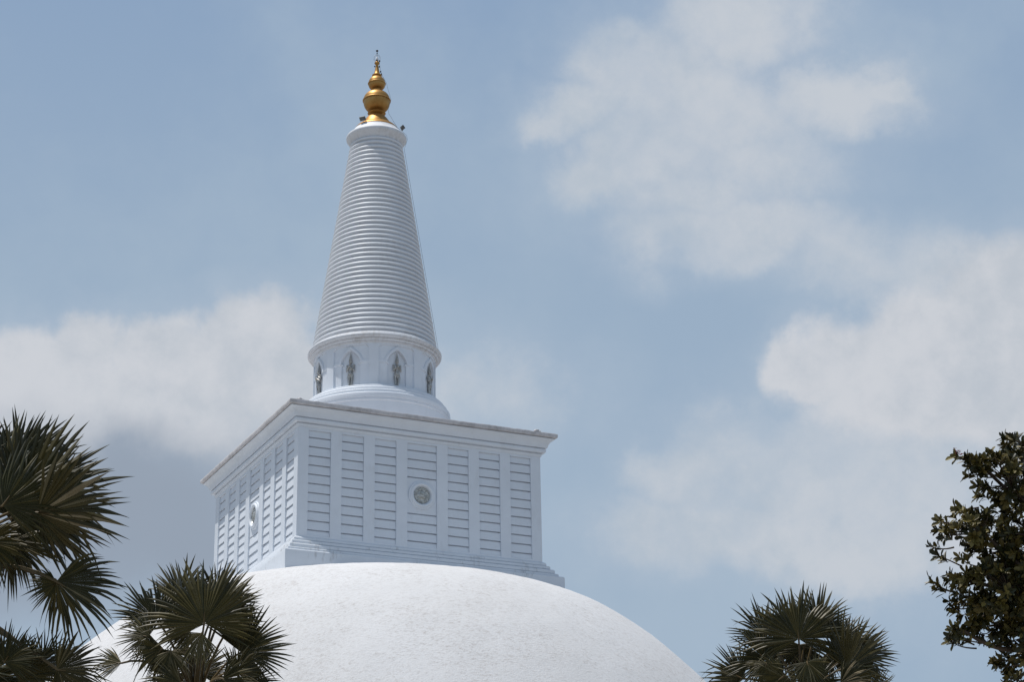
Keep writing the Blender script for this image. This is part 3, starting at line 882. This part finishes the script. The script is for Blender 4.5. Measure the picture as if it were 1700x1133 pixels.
P1 = [
    (40, 845, -.5, 38, 180, 200, 10, 15), (10, 800, .2, 62, 128, 200, -15, 10), (62, 852, -1.0, 350, 150, 170, 35, 12, dict(dry=.10)), (-10, 850, .3, 95, 165, 220, 10, 10),
    (20, 898, -.4, 292, 92, 190, 10, -15), (94, 966, -.9, 330, 116, 165, 12, -5, dict(arch=.14, droopf=2.5)), (96, 968, -.85, 215, 60, 110, 0, -5, dict(arch=.14)), (92, 964, -.8, 160, 40, 80, 20, 0, dict(arch=.14)), (95, 1112, -.6, 350, 96, 210, 30, 0, dict(arch=.05)), (66, 1102, .2, 20, 70, 200, 20, 0),
    (8, 1100, -.7, 60, 72, 230, 10, 5), (30, 1125, -.4, 10, 92, 220, 10, -5), (30, 780, .7, 45, 120, 200, 20, 5), (60, 810, .5, 20, 128, 200, -20, 10), (-30, 780, .9, 85, 110, 220, 0, 10),
    (-20, 900, -.6, 300, 80, 230, 0, -10), (-90, 830, 0, 130, 150, 230, 0, 10), (-30, 1130, 0, 320, 110, 240, 0, 0), (5, 840, -1.2, 60, 120, 220, 0, 25), (20, 870, .3, 10, 120, 220, 15, 10),
]
palm(-150, 985, 27, (-.4, .5), P1, 8, 37, 'large dark fan palm reaching in from the left edge', )

# ------------------------------------------------------------------ broadleaf tree on the right
def broadleaf():
    rg = random.Random(77)
    D = 33.0
    basep = at(1860, 900, D + 1.5); base = Vector((basep.x, basep.y, 0))
    t = empty('broadleaf_tree', base); tag(t, 'dark leafy broadleaf tree with rosette twigs at the right edge', 'tree')
    px = D / FPX
    V = []; Fc = []
    def branch(p0, p1, r0, r1, wob=.15, n=8):
        pts = []; L = (p1 - p0).length
        w = Vector((rg.gauss(0, 1), rg.gauss(0, 1), rg.gauss(0, 1))) * wob * L * .3
        for i in range(n + 1):
            s = i / n; pts.append(p0.lerp(p1, s) + w * math.sin(s * PI) + Vector((0, 0, -.05 * L * math.sin(s * PI))))
        tube_pts(V, Fc, pts, [r0 + (r1 - r0) * i / n for i in range(n + 1)], 7)
        return pts
    top = at(1830, 1010, D + 1) - base
    tr = branch(Vector((0, 0, -.1)), top, .28, .16, .12, 14)
    pyobj('trunk', V, Fc, M_bark, t, 50)
    V = []; Fc = []
    # clumps: u, v, depth, radii in px (u, v), rosettes
    clumps = [(1668, 790, -.3, 50, 50, 52), (1700, 745, .4, 45, 30, 36), (1625, 768, -.2, 26, 14, 12), (1735, 800, .8, 70, 70, 80), (1614, 874, -.3, 46, 36, 34), (1652, 905, .2, 56, 48, 55), (1700, 880, 0, 60, 60, 70),
              (1596, 963, -.2, 38, 15, 12), (1652, 975, -.3, 58, 52, 72), (1622, 1015, .1, 40, 38, 28), (1690, 985, .5, 70, 60, 100), (1592, 1050, -.1, 20, 12, 7), (1640, 1042, 0, 36, 18, 18), (1698, 1060, -.2, 40, 48, 44),
              (1668, 1100, .3, 20, 18, 9), (1685, 1132, 0, 16, 18, 8), (1740, 950, -.2, 70, 90, 90), (1750, 1060, .3, 60, 80, 70), (1800, 800, 1.2, 80, 90, 70), (1820, 950, 1.5, 110, 120, 90), (1830, 1080, 1.2, 90, 70, 50), (1900, 900, 1.5, 90, 120, 70),
              (1900, 1040, 1.0, 80, 80, 50), (1780, 900, 2.2, 90, 110, 70)]
    tips = [(1584, 757), (1604, 772), (1600, 790), (1618, 806), (1620, 822), (1650, 830), (1556, 862), (1549, 880), (1560, 893), (1580, 845), (1596, 845), (1618, 850), (1539, 907), (1552, 920), (1541, 962), (1548, 975), (1570, 962), (1570, 998), (1574, 1010), (1572, 1056), (1576, 1064),
            (1590, 1060), (1646, 1098), (1650, 1106), (1672, 1125), (1590, 1045), (1629, 1062), (1568, 880), (1663, 725), (1680, 728), (1697, 738), (1645, 1068), (1600, 905), (1590, 925), (1585, 985)]
    LV = []; LF = []; LM = []
    def leaf(p, d, up, L, m):
        L *= .92; d = d.normalized(); s = d.cross(up)
        if s.length < .05: s = d.orthogonal()
        s.normalize(); n = s.cross(d)
        b = len(LV); w = L * rg.uniform(.16, .23); curl = rg.uniform(.0, .22) * L
        ws = (.06, .55, .95, 1.0, .62, .0); ts = (0, .25, .5, .72, .9, 1.0)
        for wq, tq in zip(ws, ts):
            c = p + d * (L * tq) - n * (curl * tq * tq)
            LV.extend([c + s * (w * wq) + n * (w * wq * .35), c, c - s * (w * wq) + n * (w * wq * .35)])
        for k in range(5):
            q = b + 3 * k
            LF.extend([(q, q + 3, q + 4, q + 1), (q + 1, q + 4, q + 5, q + 2)]); LM.extend([m, m])
    def rosette(p, d, young=False):
        d = d.normalized(); a = d.orthogonal().normalized(); b = d.cross(a)
        n = rg.randint(7, 11); ph = rg.uniform(0, 6)
        m0 = rg.random()
        for i in range(n):
            t_ = ph + i * 2.4; el = R_(25 + 50 * (i / n) + rg.uniform(-8, 8))
            ld = d * math.cos(el) + (a * math.cos(t_) + b * math.sin(t_)) * math.sin(el)
            ld.z -= .12
            m = 2 if (young and i < 4) or rg.random() < .05 else (1 if m0 < .42 or rg.random() < .2 else 0)
            leaf(p - d * rg.uniform(0, .10), ld, d, rg.uniform(.11, .20), m)
    heart = top
    for (u, v, dz, ru, rv, cnt) in clumps:
        c = at(u, v, D + dz) - base
        s0 = tr[-1] if v > 850 else tr[-2]
        hubp = c + (heart - c).normalized() * min(.5, .5 * ru * px)
        branch(s0, hubp, .07, .025, .2, 9)
        for i in range(int(cnt)):
            while True:
                q = Vector((rg.uniform(-1, 1), rg.uniform(-1, 1), rg.uniform(-1, 1)))
                if .25 < q.length < 1: break
            q = q * (1 if q.length > .6 else 1.25)
            p = c + RT * (q.x * ru * px) + UP * (q.y * rv * px) + F * (q.z * (ru + rv) / 2 * px)
            d = (p - hubp).normalized() + Vector((rg.gauss(0, .35), rg.gauss(0, .35), rg.gauss(.15, .35)))
            d.normalize()
            rosette(p, d, young=rg.random() < .12)
            if i % 2 == 0: branch(hubp, p - d * .02, .012, .005, .25, 4)
    for (u, v) in tips:
        p = at(u, v, D + rg.uniform(-.5, .3)) - base
        h_ = at(u + 45, v + rg.uniform(-5, 25), D) - base
        d = (p - h_).normalized() + Vector((0, 0, .15))
        branch(h_, p - d.normalized() * .03, .014, .006, .15, 6)
        rosette(p - d.normalized() * .04, d, young=rg.random() < .3)
        rosette(p.lerp(h_, .35), d + Vector((0, 0, .6)))
    pyobj('branches', V, Fc, M_bark, t, 60)
    pyobj('crown', LV, LF, [M_lf, M_lf2, M_lf3], t, matidx=LM)
    # a head of small pink flowers at the uppermost left twig
    V = []; Fc = []
    c = at(1590, 753, D - .2) - base
    for i in range(16):
        p = c + Vector((rg.gauss(0, .045), rg.gauss(0, .045), rg.gauss(0, .03)))
        for k in range(4):
            a = k * PI / 2 + rg.random(); d = Vector((math.cos(a), math.sin(a), .35)) * .028; s = Vector((-math.sin(a), math.cos(a), 0)) * .012
            b = len(V); V += [p, p + d * .6 + s, p + d * 1.1, p + d * .6 - s]; Fc.append((b, b + 1, b + 2, b + 3))
    pyobj('flower_head', V, Fc, M_pink, t)
broadleaf()
